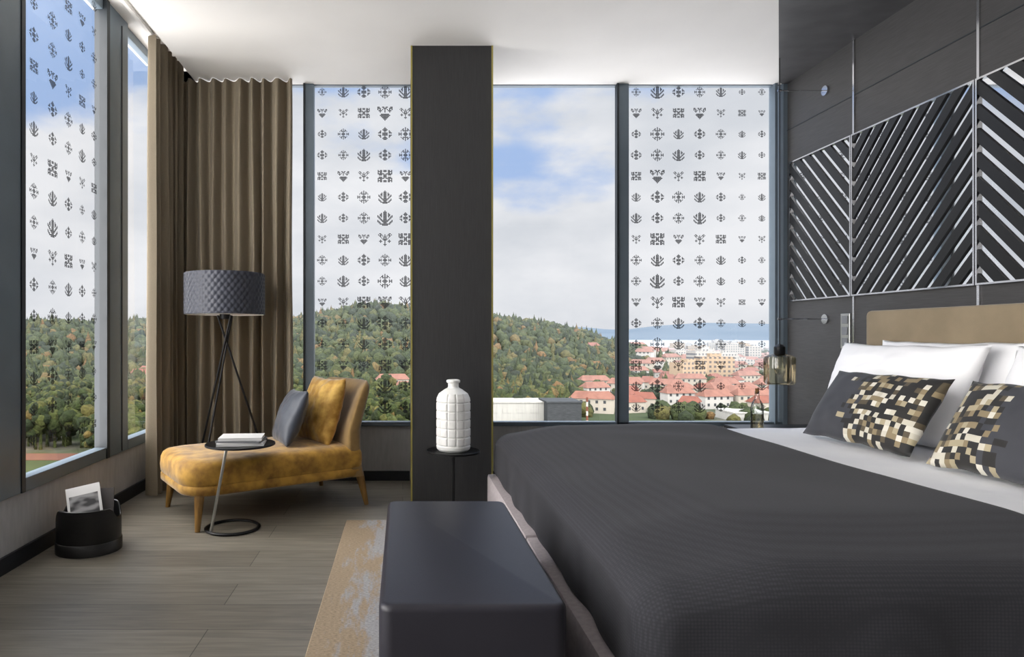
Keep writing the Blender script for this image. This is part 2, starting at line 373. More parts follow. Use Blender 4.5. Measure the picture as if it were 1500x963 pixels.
HALF=[
["......#","....#.#","...##.#","..#.###","......#","#.#..##","###.###","#.#..##","......#","..#.###","...##.#","....#.#","......#"],
[".......",".##....","#.##..#",".##.#.#","..#..##","...#.#.","....###","..#..##",".###..#","..#...#","......#",".....##","......#"],
["......#",".....##","...#.##","..##.##","#.##.##","##.#.##",".##..##","..##.##","#..####","##..###",".##..##","..#####","....###"],
[".......","#.##.##","####.##","#.##...","######.",".###.##",".....##",".###.##","######.","#.##...","####.##","#.##.##","......."],
["......#",".....##","....###","..#..##",".##...#","###.###","....###","###.###",".##...#","..#..##","....###",".....##","......."],
[".......","##..##.","###..##","#.#.#.#",".###..#","..#...#",".......","...####","..#####","...####","....###",".....##","......#"],
]
def motif_quads(bm,k,place,size):
    rows=HALF[k%6]; cell=size/13; g=cell*0.10
    for j,r in enumerate(rows):
        full=r+r[:-1][::-1]
        for i in range(13):
            if full[i]=='#':
                u0=(i-6.5)*cell;u1=u0+cell-g; v1=(6.5-j)*cell; v0=v1-cell+g
                bm.faces.new([bm.verts.new(place(a,b)) for a,b in ((u0,v0),(u1,v0),(u1,v1),(u0,v1))])
def back_window(name,x0,x1,decal_cols=None,fl=0.0,fr=0.0):
    bm=bmesh.new(); zb=0.40
    box(bm,(x0,D-0.02,zb),(x1,D+0.05,zb+0.03)); box(bm,(x0,D+0.0,H-0.006),(x1,D+0.05,H+0.1))
    if fl: box(bm,(x0,D-0.02,zb),(x0+fl,D+0.05,H))
    if fr: box(bm,(x1-fr,D-0.02,zb),(x1,D+0.05,H))
    w=structure(bm,name,M['frame'],bevel=0.002)
    bm=bmesh.new()
    v=[bm.verts.new(p) for p in ((x0,D+0.03,zb),(x1,D+0.03,zb),(x1,D+0.03,H),(x0,D+0.03,H))]; bm.faces.new(v)
    finish(bm,'window_glass',M['winglass'],parent=w)
    if decal_cols:
        bm=bmesh.new(); s=(D+0.025)/F
        for ci,(px,sz) in enumerate(decal_cols):
            for j in range(16):
                cx=(px-CX0)*s; cz=CZ-(135+30.8*j-CY0)*s
                ss=sz*0.97*s*(0.9+0.2*((ci*7+j*3)%5)/4)
                motif_quads(bm,(ci*2+j*5+ (j//3))%6,lambda a,b:Vector((cx+a,D+0.025,cz+b)),ss)
        finish(bm,'window_decal',M['decal'],parent=w)['label']="black pixel folk motifs printed on the glass"
    return w
def xs(px): return (px-CX0)/200.0
back_window('window_1',XL,xs(447))
back_window('window_2',xs(447),xs(612),[(472,14),(503,16),(533,18),(564,21),(594,19)],fl=0.065)
back_window('window_3',xs(700),xs(905))
back_window('window_4',xs(905),xs(1160),[(932,15),(963,20),(994,17),(1025,17),(1056,14),(1087,11),(1116,11)],fl=0.075)
bm=bmesh.new(); box(bm,(xs(1132),D-0.03,0.4),(xs(1136),D+0.05,H)); box(bm,(xs(1144),D-0.03,0.4),(xs(1160),D+0.05,H)); structure(bm,'trim_4',M['frame'])
bm=bmesh.new(); box(bm,(xs(445),D-0.03,0.4),(xs(447.5),D+0.02,H)); box(bm,(xs(902),D-0.03,0.4),(xs(905),D+0.02,H)); structure(bm,'trim_5',M['framedark'])

def left_window(name,y0,y1,decal=None):
    zb=0.33; zt=3.0
    bm=bmesh.new()
    box(bm,(XL-0.05,y0,zb),(XL+0.02,y1,zb+0.065)); box(bm,(XL-0.05,y0,zt),(XL,y1,3.06))
    w=structure(bm,name,M['frame'],bevel=0.003)
    bm=bmesh.new(); xg=XL-0.02
    v=[bm.verts.new(p) for p in ((xg,y0,zb),(xg,y1,zb),(xg,y1,zt),(xg,y0,zt))]; bm.faces.new(v)
    finish(bm,'window_glass',M['winglass'],parent=w)
    if decal:
        bm=bmesh.new()
        for ci,(yy,sz) in enumerate(decal):
            for j in range(17):
                cz=2.98-j*0.152
                ss=sz*(0.85+0.25*((ci*7+j*3)%5)/4)
                motif_quads(bm,(ci*2+j*5+(j//3))%6,lambda a,b:Vector((XL-0.015,yy+a,cz+b)),ss)
        finish(bm,'window_decal',M['decal'],parent=w)['label']="black pixel folk motifs printed on the glass"
left_window('window_5',3.06,3.90,[(3.19,0.072),(3.36,0.088),(3.52,0.076),(3.67,0.068),(3.81,0.060)])
left_window('window_6',4.2,4.8)
left_window('window_7',1.0,2.76)
left_window('window_8',YN,0.9)
bm=bmesh.new()
box(bm,(XL-0.05,3.93,0.33),(XL+0.02,4.2,3.06)); 
structure(bm,'trim_6',M['frame'],bevel=0.004)
bm=bmesh.new(); box(bm,(XL-0.05,3.89,0.33),(XL+0.025,3.93,3.06)); box(bm,(XL+0.02,4.10,0.34),(XL+0.024,4.11,3.0)); box(bm,(XL-0.05,3.03,0.33),(XL+0.02,3.06,3.06)); box(bm,(XL-0.05,0.9,0.33),(XL+0.02,1.0,3.06)); structure(bm,'trim_7',M['framedark'])
bm=bmesh.new(); box(bm,(XL-0.05,2.76,0.33),(XL+0.015,3.03,3.06)); structure(bm,'trim_8',M['frame'],bevel=0.004)
bm=bmesh.new(); box(bm,(XL-0.05,D-0.03,0.3),(XL,D+0.1,3.06)); structure(bm,'trim_9',M['frame'])
bm=bmesh.new(); box(bm,(XL,D,H),(-1.5,D+0.05,3.06)); structure(bm,'trim_13',M['ceil'])

# column
yc=4.156
bm=bmesh.new(); box(bm,(0.056,yc,0),(0.567,D+0.12,H)); 
structure(bm,'wall_column',M['panelv'])
bm=bmesh.new()
for x in (0.050,0.562): box(bm,(x,yc-0.004,0),(x+0.011,yc+0.008,H-0.001))
structure(bm,'trim_10',M['brass'])

bm=bmesh.new()
for yj in (4.06,3.18,2.30):
    box(bm,(XR-0.010,yj-0.007,0.0),(XR+0.001,yj+0.007,H))
structure(bm,'trim_11',M['chrome'])
bm=bmesh.new(); box(bm,(XR-0.004,YN,2.30+0.25),(XR,D,2.30+0.256)); structure(bm,'trim_12',M['framedark'])

# ---------------------------------------------------------------- slatted mirror panels
def slat_panel(y0,y1,sgn):
    z0,z1=1.305,2.305
    e=empty('slatted_mirror_panel',(XR,(y0+y1)/2,z0),"mirrored wall panel with black diagonal slats in chrome frame","wall panel",group="slatted mirror panels above the bed")
    hw=(y1-y0)/2; h=z1-z0
    bm=bmesh.new(); box(bm,(-0.012,-hw,0),(-0.001,hw,h)); finish(bm,'mirror',M['mirror'],parent=e)
    bm=bmesh.new()
    ang=math.radians(47)*sgn; sp=0.080
    dirv=Vector((0,-math.cos(ang),math.sin(ang))) ; per=Vector((0,math.sin(ang),math.cos(ang)))
    tw=0.0245
    for i in range(-14,15):
        c=Vector((-0.0165,0,h/2))+per*(i*sp)
        vs=[]
        for a in (-1.2,1.2):
            for b in (-tw,tw):
                for d in (-0.0045,0.0045):
                    vs.append(bm.verts.new(c+dirv*a+per*b+Vector((d,0,0))))
        for f in ((0,1,3,2),(4,6,7,5),(0,4,5,1),(2,3,7,6),(0,2,6,4),(1,5,7,3)):
            bm.faces.new([vs[k] for k in f])
    for co,no in (((0,-hw+0.008,0),(0,-1,0)),((0,hw-0.008,0),(0,1,0)),((0,0,0.008),(0,0,-1)),((0,0,h-0.008),(0,0,1))):
        g=bm.verts[:]+bm.edges[:]+bm.faces[:]
        r=bmesh.ops.bisect_plane(bm,geom=g,plane_co=co,plane_no=no,clear_outer=True)
        ed=[x for x in r['geom_cut'] if isinstance(x,bmesh.types.BMEdge)]
        bmesh.ops.holes_fill(bm,edges=ed,sides=6)
    finish(bm,'slats',M['slat'],parent=e)
    bm=bmesh.new(); t=0.009; q=-0.026
    for lo,hi in (((q,-hw,0),(0,-hw+t,h)),((q,hw-t,0),(0,hw,h)),((q,-hw+t,0),(0,hw-t,t)),((q,-hw+t,h-t),(0,hw-t,h))): box(bm,lo,hi)
    finish(bm,'panel_frame',M['chrome'],parent=e)
slat_panel(4.063,4.71,-1); slat_panel(3.183,4.057,1); slat_panel(2.303,3.177,-1); slat_panel(1.43,2.297,1)

e=empty('light_switch',(XR,4.13,1.09),"brushed steel light switch plate on charcoal wall","light switch")
bm=bmesh.new(); box(bm,(-0.012,-0.04,-0.11),(0,0.045,0.11)); finish(bm,'switch_plate',M['switch'],parent=e,bevel=0.003)
for z in (-0.07,0,0.07):
    bm=bmesh.new(); box(bm,(-0.018,-0.025,z-0.025),(-0.012,0.025,z+0.025))
    finish(bm,'switch_button',M['coverg'],parent=e,bevel=0.002)

# ---------------------------------------------------------------- curtains
def curtain(name,pts,amp,folds,ztop,label,seed=1,cols=260):
    rnd=random.Random(seed)
    P=[Vector(p) for p in pts]; L=[0]
    for a,b in zip(P[:-1],P[1:]): L.append(L[-1]+(b-a).length)
    T=L[-1]; ph=[rnd.uniform(-1.0,1.0) for _ in range(folds+2)]; am=[rnd.uniform(0.6,1.2) for _ in range(folds+2)]
    bm=bmesh.new(); rows=24; G=[]
    for j in range(rows+1):
        h=j/rows; z=0.012+(ztop-0.012)*h; row=[]
        for i in range(cols+1):
            s=i/cols; d=s*T
            k=0
            while k<len(L)-2 and d>L[k+1]: k+=1
            a=P[k];b=P[k+1]; t=(d-L[k])/(L[k+1]-L[k]); p=a.lerp(b,t); dr=(b-a).normalized(); nr=Vector((-dr.y,dr.x,0))
            f=s*folds; fi=int(f); q_=f-fi; q_=q_*q_*(3-2*q_); ph_=ph[fi]*(1-q_)+ph[fi+1]*q_; am_=am[fi]*(1-q_)+am[fi+1]*q_
            wob=0.7*(1-h)*noise.noise(Vector((s*4,h*1.5,seed)))
            w=math.sin(2*math.pi*f+ph_+wob*2)
            A=amp*am_*(0.8+0.3*(1-h)) 
            q=p+nr*(A*w)+dr*0.02*noise.noise(Vector((s*7,h*2,seed)))
            row.append(bm.verts.new((q.x,q.y,z)))
        G.append(row)
    for j in range(rows):
        for i in range(cols):
            bm.faces.new((G[j][i],G[j][i+1],G[j+1][i+1],G[j+1][i]))
    o=finish(bm,name,M['curtain'],smooth=True,angle=100)
    return setp(o,label,"curtain")
curtain('curtain',[(-1.60,4.705,0),(-0.79,4.705,0)],0.048,9,2.896,"taupe floor-length curtain gathered in the window corner",3)
curtain('curtain',[(-1.60,4.73,0),(-1.645,4.62,0),(-1.64,4.28,0)],0.055,5,3.03,"taupe floor-length curtain drawn back beside the side window",5,200)
curtain('curtain',[(-1.66,2.56,0),(-1.66,2.2,0)],0.03,5,3.03,"taupe curtain edge beside the window post",8,160)

# ---------------------------------------------------------------- rug
bm=bmesh.new(); slab(bm,-0.32,1.9,0.9,3.72,0.01,[(0,0.0005),(0,0.010),(0.003,0.013)])
setp(finish(bm,'rug',M['rug'],smooth=True),"tan woven rug with pale grey patches under the bench","rug")
RZ=0.0135
# ---------------------------------------------------------------- bench
e=empty('bench',(0.16,1.95,RZ),"midnight blue leather upholstered bench at the foot of the bed","bench")
bm=bmesh.new(); slab(bm,-0.215,0.215,-0.475,0.475,0.034,roundprof(0.10,0.437,0.016),n=6)
finish(bm,'seat',M['leather'],parent=e,smooth=True,angle=60)
bm=bmesh.new(); slab(bm,-0.20,0.20,-0.46,0.46,0.03,[(0,0.05),(0,0.105)]); finish(bm,'plinth',M['blackwood'],parent=e)
for x in (-0.17,0.17):
    for y in (-0.42,0.42):
        bm=bmesh.new(); cyl(bm,(x,y,0),(x,y,0.055),0.018,0.022); finish(bm,'leg',M['blackmetal'],parent=e,smooth=True)

# ---------------------------------------------------------------- bed
bed=empty('bed',(1.6,2.7,RZ),"king bed with charcoal waffle duvet and white sheet","bed")
def L(p): return (p[0]-1.6,p[1]-2.7,p[2]-RZ)
bm=bmesh.new()
rbox(bm,L((0.49,1.45,0.06)),L((2.70,2.66,0.255)),0.03,(24,16,6)); rbox(bm,L((0.49,2.665,0.06)),L((2.70,3.87,0.255)),0.03,(24,16,6))
finish(bm,'bed_base',M['bedbase'],parent=bed,smooth=True,angle=60)
for x,y in ((0.6,1.55),(0.6,3.75),(2.6,1.55),(2.6,3.75)):
    bm=bmesh.new(); a=L((x,y,RZ));b=L((x,y,0.07)); cyl(bm,a,b,0.03); finish(bm,'leg',M['blackmetal'],parent=bed,smooth=True)
sm=lambda a:a*a*(3-2*a)
cl=lambda a:max(0.0,min(1.0,a))
def fsheet(P):
    n=noise.noise(Vector((P.x*5,P.y*2.5,1))); x=P.x+1.6; y=P.y+2.7
    if P.z>0.42: P.z+=0.007*n
    P.z-=0.10*(1-sm(cl((x-1.25)/0.4)))*cl((P.z-0.25)/0.25)
    P.z-=0.02*(1-sm(cl((3.84-y)/0.3)))*cl((P.z-0.25)/0.25)
    P.z-=0.05*(1-sm(cl((y-1.56)/0.3)))*cl((P.z-0.25)/0.25)
    return P
bm=bmesh.new(); rbox(bm,L((0.66,1.62,0.25)),L((2.68,3.84,0.545)),0.05,(50,50,8),fn=fsheet); finish(bm,'mattress',M['sheet'],parent=bed,smooth=True,angle=80)
def fduv(P):
    x=P.x+1.6; y=P.y+2.7; z=P.z+RZ
    t=cl((z-0.22)/0.34)
    u=cl((x-0.53)/0.40); v=cl((y-1.47)/0.40); v2=cl((3.88-y)/0.35)
    z-=0.06*(1-sm(u))*t; z-=0.045*(1-sm(v))*t; z-=0.03*(1-sm(v2))*t
    z+=t*(0.009*noise.noise(Vector((x*1.6+y*0.8,y*1.6,0))))
    side=(1-t)
    if x<0.8: x+=side*(0.018*noise.noise(Vector((y*5,0,7)))-0.01)
    if y<1.75: y-=side*(0.025*noise.noise(Vector((x*5,2,7)))+0.015)
    if x>1.6: x+=0.03*noise.noise(Vector((y*1.3,0,4)))+0.05*sm(cl((2.2-y)/0.8))
    if z<0.26: z+=0.015*noise.noise(Vector((x*2,y*2,9)))
    return Vector((x-1.6,y-2.7,z-RZ))
bm=bmesh.new(); rbox(bm,L((0.535,1.47,0.215)),L((1.76,3.88,0.573)),0.09,(60,100,18),fn=fduv)
finish(bm,'duvet',M['duvet'],parent=bed,smooth=True,angle=85)
bm=bmesh.new()
def hb(inset,x):
    pts=rrect(1.35+inset,3.85-inset,0.30,1.205-inset,0.028,0,6)
    return [Vector(L((x,p.x,p.y))) for p in pts]
loft(bm,[hb(0,2.798),hb(0,2.735),hb(0.004,2.722),hb(0.015,2.715)])
finish(bm,'headboard',M['suede'],parent=bed,smooth=True,angle=40)

def pillow(name,c,wa,ha,w,h,t,mat,label,category,group=None,seed=0,pinch=0.06,n=30,power=2.4,wr=0.10):
    wa=Vector(wa).normalized(); ha=Vector(ha).normalized(); nn=wa.cross(ha).normalized(); ha=nn.cross(wa).normalized()
    bm=bmesh.new(); uvl=bm.loops.layers.uv.new('UVMap')
    def pt(i,j,s):
        u=-1+2*i/n; v=-1+2*j/n
        k=1-pinch*(1-u*u)*abs(v)**2; k2=1-pinch*(1-v*v)*abs(u)**2
        fu=max(0,1-abs(u)**power); fv=max(0,1-abs(v)**power)
        th=(fu*fv)**0.5
        nz=noise.noise(Vector((u*1.6+seed*3,v*1.6,seed)))*0.18+noise.noise(Vector((u*4+seed,v*4,seed+5)))*wr
        z=s*t*0.5*th*(1+nz)
        return Vector((u*w/2*k2,v*h/2*k+0.010*noise.noise(Vector((u*3,seed,0))),z))
    grid={}
    for s in (1,-1):
        for i in range(n+1):
            for j in range(n+1):
                edge=i in(0,n) or j in (0,n)
                if edge and s==-1: grid[(s,i,j)]=grid[(1,i,j)]
                else: grid[(s,i,j)]=bm.verts.new(pt(i,j,s))
    for s in (1,-1):
        for i in range(n):
            for j in range(n):
                ids=((i,j),(i+1,j),(i+1,j+1),(i,j+1))
                if s<0: ids=ids[::-1]
                f=bm.faces.new([grid[(s,a,b)] for a,b in ids])
                for l,(a,b) in zip(f.loops,ids): l[uvl].uv=(a/n,b/n)
    o=finish(bm,name,mat,smooth=True,angle=120)
    R=Matrix((wa,ha,nn)).transposed().to_4x4(); o.matrix_world=Matrix.Translation(Vector(c))@R
    return setp(o,label,category,group=group)
G="white pillows against the headboard"
pillow('pillow',(2.46,3.30,0.785),(0,-1,0),(0.36,0,1),0.95,0.50,0.20,M['sheet'],"white cotton pillow leaning on taupe headboard","pillow",G,1,wr=0.22)
pillow('pillow',(2.62,3.20,0.81),(0,-1,0),(0.2,0,1),0.88,0.46,0.13,M['sheet'],"white cotton pillow tucked behind another pillow","pillow",G,2)
pillow('pillow',(2.46,2.24,0.785),(0,-1,0),(0.36,0,1),0.95,0.50,0.20,M['sheet'],"white cotton pillow leaning on taupe headboard","pillow",G,3,wr=0.22)
pillow('pillow',(2.62,2.28,0.81),(0,-1,0),(0.2,0,1),0.88,0.46,0.13,M['sheet'],"white cotton pillow tucked behind another pillow","pillow",G,4)
G="pixel mosaic accent cushions on the bed"
pillow('cushion',(2.135,2.99,0.725),(0.05,-1,0),(0.52,0,0.85),0.66,0.37,0.13,M['mosA'],"charcoal lumbar cushion with gold and white pixel mosaic","cushion",G,5,pinch=0.04)
pillow('cushion',(2.125,2.21,0.725),(0.02,-1,0),(0.50,0,0.86),0.66,0.37,0.13,M['mosB'],"charcoal lumbar cushion with pixel mosaic beside another cushion","cushion",G,6,pinch=0.04)

# ---------------------------------------------------------------- nightstand, bottle, pendant
e=empty('nightstand',(2.42,4.22,0),"dark wooden nightstand between bed and window","nightstand")
bm=bmesh.new(); box(bm,(-0.22,-0.24,0.08),(0.36,0.24,0.435)); finish(bm,'body',M['blackwood'],parent=e,bevel=0.004)
bm=bmesh.new(); box(bm,(-0.23,-0.25,0.435),(0.37,0.25,0.455)); finish(bm,'tabletop',M['blackwood'],parent=e,bevel=0.004)
bm=bmesh.new(); box(bm,(-0.235,-0.2,0.2),(-0.22,0.2,0.41)); finish(bm,'drawer',M['blackwood'],parent=e,bevel=0.002)
bm=bmesh.new(); box(bm,(-0.20,-0.22,0),(0.34,0.22,0.08)); finish(bm,'plinth',M['blackmetal'],parent=e)
bx=(1109-590)/960*4.15
e=empty('bottle',(bx,4.15,0.456),"clear glass water bottle with cork on nightstand","bottle")
bm=bmesh.new(); lathe(bm,[(0.034,0),(0.038,0.01),(0.038,0.15),(0.03,0.18),(0.014,0.205),(0.013,0.245),(0.017,0.25),(0.014,0.251)],24,cap1=False); finish(bm,'body',M['clear'],parent=e,smooth=True)
bm=bmesh.new(); lathe(bm,[(0.032,0.006),(0.034,0.012),(0.034,0.11)],24); finish(bm,'water',M['amber'],parent=e,smooth=True)
bm=bmesh.new(); cyl(bm,(0,0,0.235),(0,0,0.27),0.011); finish(bm,'stopper',M['cork'],parent=e,smooth=True)

px_,py_=2.49,4.33
e=empty('pendant_lamp',(px_,py_,0.735),"amber glass pendant lamp on black cord with chrome wall mounts","lamp")
bm=bmesh.new(); cyl(bm,(0,0,0.23),(0,0,H-0.735-0.006),0.0028,seg=8); finish(bm,'cable',M['blackmetal'],parent=e)
for z in (2.68,1.17):
    bm=bmesh.new(); cyl(bm,(0,0,z-0.735),(XR-px_-0.01,0,z-0.735),0.004,seg=8); cyl(bm,(-0.012,0,z-0.735),(0.012,0,z-0.735),0.008,seg=10); finish(bm,'wall_arm',M['chrome'],parent=e)
    bm=bmesh.new(); cyl(bm,(XR-px_-0.016,0,z-0.735),(XR-px_,0,z-0.735),0.032,seg=24); finish(bm,'wall_mount',M['chrome'],parent=e,smooth=True)
bm=bmesh.new(); lathe(bm,[(0.004,0.27),(0.02,0.265),(0.034,0.25),(0.034,0.20),(0.03,0.195)],24); finish(bm,'socket_cap',M['blackmetal'],parent=e,smooth=True)
bm=bmesh.new(); lathe(bm,[(0.036,0.205),(0.065,0.197),(0.090,0.185),(0.094,0.17),(0.094,0.02),(0.084,0.004),(0.06,0.0)],36,cap0=False,cap1=False); finish(bm,'lamp_shade',M['amber'],parent=e,smooth=True)
bm=bmesh.new(); lathe(bm,[(0.012,0.195),(0.014,0.17),(0.03,0.13),(0.034,0.105),(0.028,0.08),(0.01,0.066)],20); finish(bm,'bulb',M['clear'],parent=e,smooth=True)

# ---------------------------------------------------------------- vase + small table at the column
vx,vy=0.297,3.85; tz=0.388
e=empty('side_table',(vx,vy,0),"small round black metal side table beside the column","side table")
bm=bmesh.new(); lathe(bm,[(0.150,tz-0.014),(0.156,tz-0.012),(0.156,tz-0.001),(0.154,tz),(0.150,tz-0.003)],40); finish(bm,'tabletop',M['blackmetal'],parent=e,smooth=True)
bm=bmesh.new(); cyl(bm,(0,0,0.01),(0,0,tz-0.012),0.010); finish(bm,'pole',M['blackmetal'],parent=e,smooth=True)
bm=bmesh.new(); lathe(bm,[(0.13,0),(0.13,0.008),(0.02,0.014)],40); finish(bm,'base',M['blackmetal'],parent=e,smooth=True)
bm=bmesh.new()
prof0=[(0.085,0),(0.097,0.012),(0.100,0.03),(0.100,0.29),(0.097,0.31),(0.085,0.335),(0.05,0.36),(0.034,0.368),(0.031,0.375),(0.031,0.395),(0.040,0.400),(0.040,0.412),(0.033,0.416),(0.026,0.41),(0.024,0.38)]
def resample(p,step):
    o_=[]
    for (r0,z0),(r1,z1) in zip(p[:-1],p[1:]):
        k=max(1,int(math.hypot(r1-r0,z1-z0)/step))
        for i in range(k): o_.append((r0+(r1-r0)*i/k,z0+(z1-z0)*i/k))
    o_.append(p[-1]); return o_
prof=resample(prof0,0.003); seg=144; rings=[]
gz=(0.035,0.085,0.135,0.185,0.235,0.285)
for r,z in prof:
    ring=[]
    for i in range(seg):
        a=2*math.pi*i/seg; rr=r
        if z<0.34 and r>0.07:
            g=0
            for q in gz: g=max(g,math.exp(-((z-q)/0.003)**2))
            k=(i%12); k=min(k,12-k)
            if 0.035<=z<=0.335: g=max(g,math.exp(-(k/0.8)**2))
            rr=r-0.006*g
        ring.append(Vector((rr*math.cos(a+0.1),rr*math.sin(a+0.1),z)))
    rings.append(ring)
loft(bm,rings)
o=finish(bm,'vase',M['ceramic'],smooth=True,angle=70,loc=(vx,vy-0.0,tz-0.002)); setp(o,"white ceramic bottle vase with grid relief on round table","vase")

# ---------------------------------------------------------------- chaise
ux=math.atan2(0.553,0.833)
ch=empty('chaise_longue',(-0.85,4.085,0),"gold velvet chaise longue with tapered wooden legs","chaise",rot=(0,0,ux))
bm=bmesh.new()
n=10
def seatring(inset,z):
    pts=[]
    x0,x1,y0,y1=-0.59+inset,0.50-inset,-0.355+inset,0.345-inset
    for cx,cy,a0,R in ((x1,y1,0,0.05),(x0,y1,90,0.17),(x0,y0,180,0.17),(x1,y0,270,0.05)):
        R=max(R-inset,0.01)
        ccx=cx-R if a0 in(0,270) else cx+R; ccy=cy-R if a0 in (0,90) else cy+R
        for i in range(n+1):
            a=math.radians(a0+90*i/n); pts.append(Vector((ccx+R*math.cos(a),ccy+R*math.sin(a),z)))
    return pts
pr=[(0.05,0.185),(0.015,0.19),(0.0,0.203),(0.0,0.235),(0.007,0.244),(0.0,0.253),(-0.004,0.29),(0.0,0.335),(0.012,0.360),(0.035,0.374),(0.08,0.380),(0.16,0.383),(0.22,0.386),(0.28,0.387)]
loft(bm,[seatring(i,z) for i,z in pr])
for v in bm.verts:
    v.co.z+=0.006*noise.noise(v.co*7)
finish(bm,'seat',M['gold'],parent=ch,smooth=True,angle=70)
bm=bmesh.new(); rings=[]
K=22
for k in range(K+1):
    h=k/K
    z=0.19+0.58*h
    uc=0.455+0.17*h**1.3
    half=0.352-0.03*h
    th=0.075-0.030*h
    if h>0.86:
        q=(h-0.86)/0.14; half-=0.07*(1-math.sqrt(max(0,1-q*q))); th*=math.sqrt(max(0.02,1-q*q*0.95))
    ring=[]
    nn_=40
    for i in range(nn_):
        a=2*math.pi*i/nn_
        cu=math.copysign(abs(math.cos(a))**0.55,math.cos(a)); sv=math.copysign(abs(math.sin(a))**0.45,math.sin(a))
        v_=sv*half
        ring.append(Vector((uc+cu*th-0.10*(v_/0.35)**2*min(1,h*2),v_-0.005,z)))
    rings.append(ring)
loft(bm,rings); finish(bm,'backrest',M['goldback'],parent=ch,smooth=True,angle=80)
for x,y,dx,dy in ((-0.50,-0.29,-0.02,-0.03),(-0.50,0.28,-0.02,0.03),(0.50,-0.29,0.035,-0.03),(0.50,0.28,0.035,0.03)):
    bm=bmesh.new(); cyl(bm,(x,y,0.20),(x+dx,y+dy,0),0.028,0.014,seg=20); finish(bm,'leg',M['goldleg'],parent=ch,smooth=True)
RZm=Matrix.Rotation(ux,4,'Z')
def chw(u,v,z): return Vector((-0.85,4.085,0))+(RZm@Vector((u,v,z)))
wa=(RZm@Vector((0,-1,0))); 
hh=RZm@Vector((0.30,0,1))
pillow('cushion',chw(0.375,0.0,0.575),wa,hh,0.46,0.44,0.16,M['goldc'],"gold crushed velvet cushion leaning on chaise backrest","cushion",None,9,pinch=0.05,wr=0.2)
wa2=(RZm@Vector((-0.20,-1,0.05))); hh2=RZm@Vector((0.42,0.0,1))
pillow('cushion',chw(0.16,0.0,0.545),wa2,hh2,0.42,0.36,0.14,M['greycush'],"slate grey satin cushion on gold chaise","cushion",None,11,pinch=0.05)

# ---------------------------------------------------------------- slanted side table with books
tx,ty=-0.935,3.60; hz=0.467
tcx,tcy=-0.897,3.62
e=empty('side_table',(tx,ty,0),"black metal side table with slanted steel pole and ring base","side table")
bm=bmesh.new()
seg=48; rings=[]
for k in range(13):
    b=2*math.pi*k/12
    rings.append([Vector(((0.14+0.011*math.cos(b))*math.cos(2*math.pi*i/seg),(0.14+0.011*math.cos(b))*math.sin(2*math.pi*i/seg),0.008+0.008*math.sin(b))) for i in range(seg)])
loft(bm,rings,False,False); bmesh.ops.remove_doubles(bm,verts=bm.verts,dist=1e-5)
finish(bm,'base',M['blackmetal'],parent=e,smooth=True)
bm=bmesh.new(); cyl(bm,(-0.09,-0.10,0.012),(0.0,-0.13,hz-0.012),0.008); finish(bm,'pole',M['switch'],parent=e,smooth=True)
bm=bmesh.new(); lathe(bm,[(0.182,hz-0.012),(0.190,hz-0.010),(0.190,hz-0.002),(0.187,hz),(0.182,hz-0.003)],48,c=(tcx-tx,tcy-ty,0)); finish(bm,'tabletop',M['blackmetal'],parent=e,smooth=True)
def book(c,w,d,h,rot,cov,label,group=None,name='book',photo=False):
    e=empty(name,c,label,name,group,rot=rot)
    t=0.0025
    bm=bmesh.new(); box(bm,(-w/2,-d/2,0),(w/2,d/2,t)); box(bm,(-w/2,-d/2,h-t),(w/2,d/2,h)); box(bm,(-w/2,-d/2,t),(w/2,-d/2+t,h-t)); finish(bm,'cover',cov,parent=e)
    bm=bmesh.new(); box(bm,(-w/2+0.004,-d/2+t,t),(w/2-0.004,d/2-0.004,h-t)); finish(bm,'pages',M['paper'],parent=e)
    if photo:
        bm=bmesh.new(); box(bm,(-w/2+0.012,-d/2+0.015,h-0.0003),(w/2-0.012,d/2-0.045,h+0.0006)); finish(bm,'cover_photo',M['coverphoto'],parent=e)
    return e
z=hz-0.002
for w,d,h,r,c,l in ((0.25,0.19,0.016,0.12,'coverw',"white hardback book at the bottom of a stack"),(0.24,0.18,0.011,-0.05,'coverg',"grey hardback book in the middle of a stack"),(0.23,0.17,0.016,0.10,'coverw',"white hardback book on top of a stack")):
    book((tcx+0.012,tcy-0.01,z),w,d,h,(0,0,r),M[c],l,"books stacked on the side table"); z+=h+0.0003

# ---------------------------------------------------------------- floor lamp
lx,ly=-1.19,4.385
e=empty('floor_lamp',(lx,ly,0),"tripod floor lamp with quilted slate drum shade","lamp")
seg=240; rings=[]
Hs0,Hs1,Rs=1.20,1.475,0.256
for k in range(61):
    z=Hs0+(Hs1-Hs0)*k/60
    ring=[]
    for i in range(seg):
        a=2*math.pi*i/seg
        A=20*a+(z-Hs0)*60; B=20*a-(z-Hs0)*60
        q=(abs(math.sin(A))*abs(math.sin(B)))**0.4
        r=Rs+0.008*q
        if k in (0,60): r=Rs
        ring.append(Vector((r*math.cos(a),r*math.sin(a),z)))
    rings.append(ring)
bm=bmesh.new(); loft(bm,rings,False,False); finish(bm,'lamp_shade',M['lampshade'],parent=e,smooth=True,angle=60)
bm=bmesh.new(); lathe(bm,[(Rs-0.002,Hs0),(Rs-0.004,Hs1)],64,cap0=False,cap1=False)
lathe(bm,[(Rs-0.005,Hs0+0.004),(Rs-0.005,Hs0+0.006)],64); finish(bm,'shade_lining',M['shadein'],parent=e,smooth=True)
bm=bmesh.new(); lathe(bm,[(0.03,Hs0-0.03),(0.035,Hs0-0.025),(0.035,Hs0+0.02)],24); finish(bm,'lamp_holder',M['blackmetal'],parent=e,smooth=True)
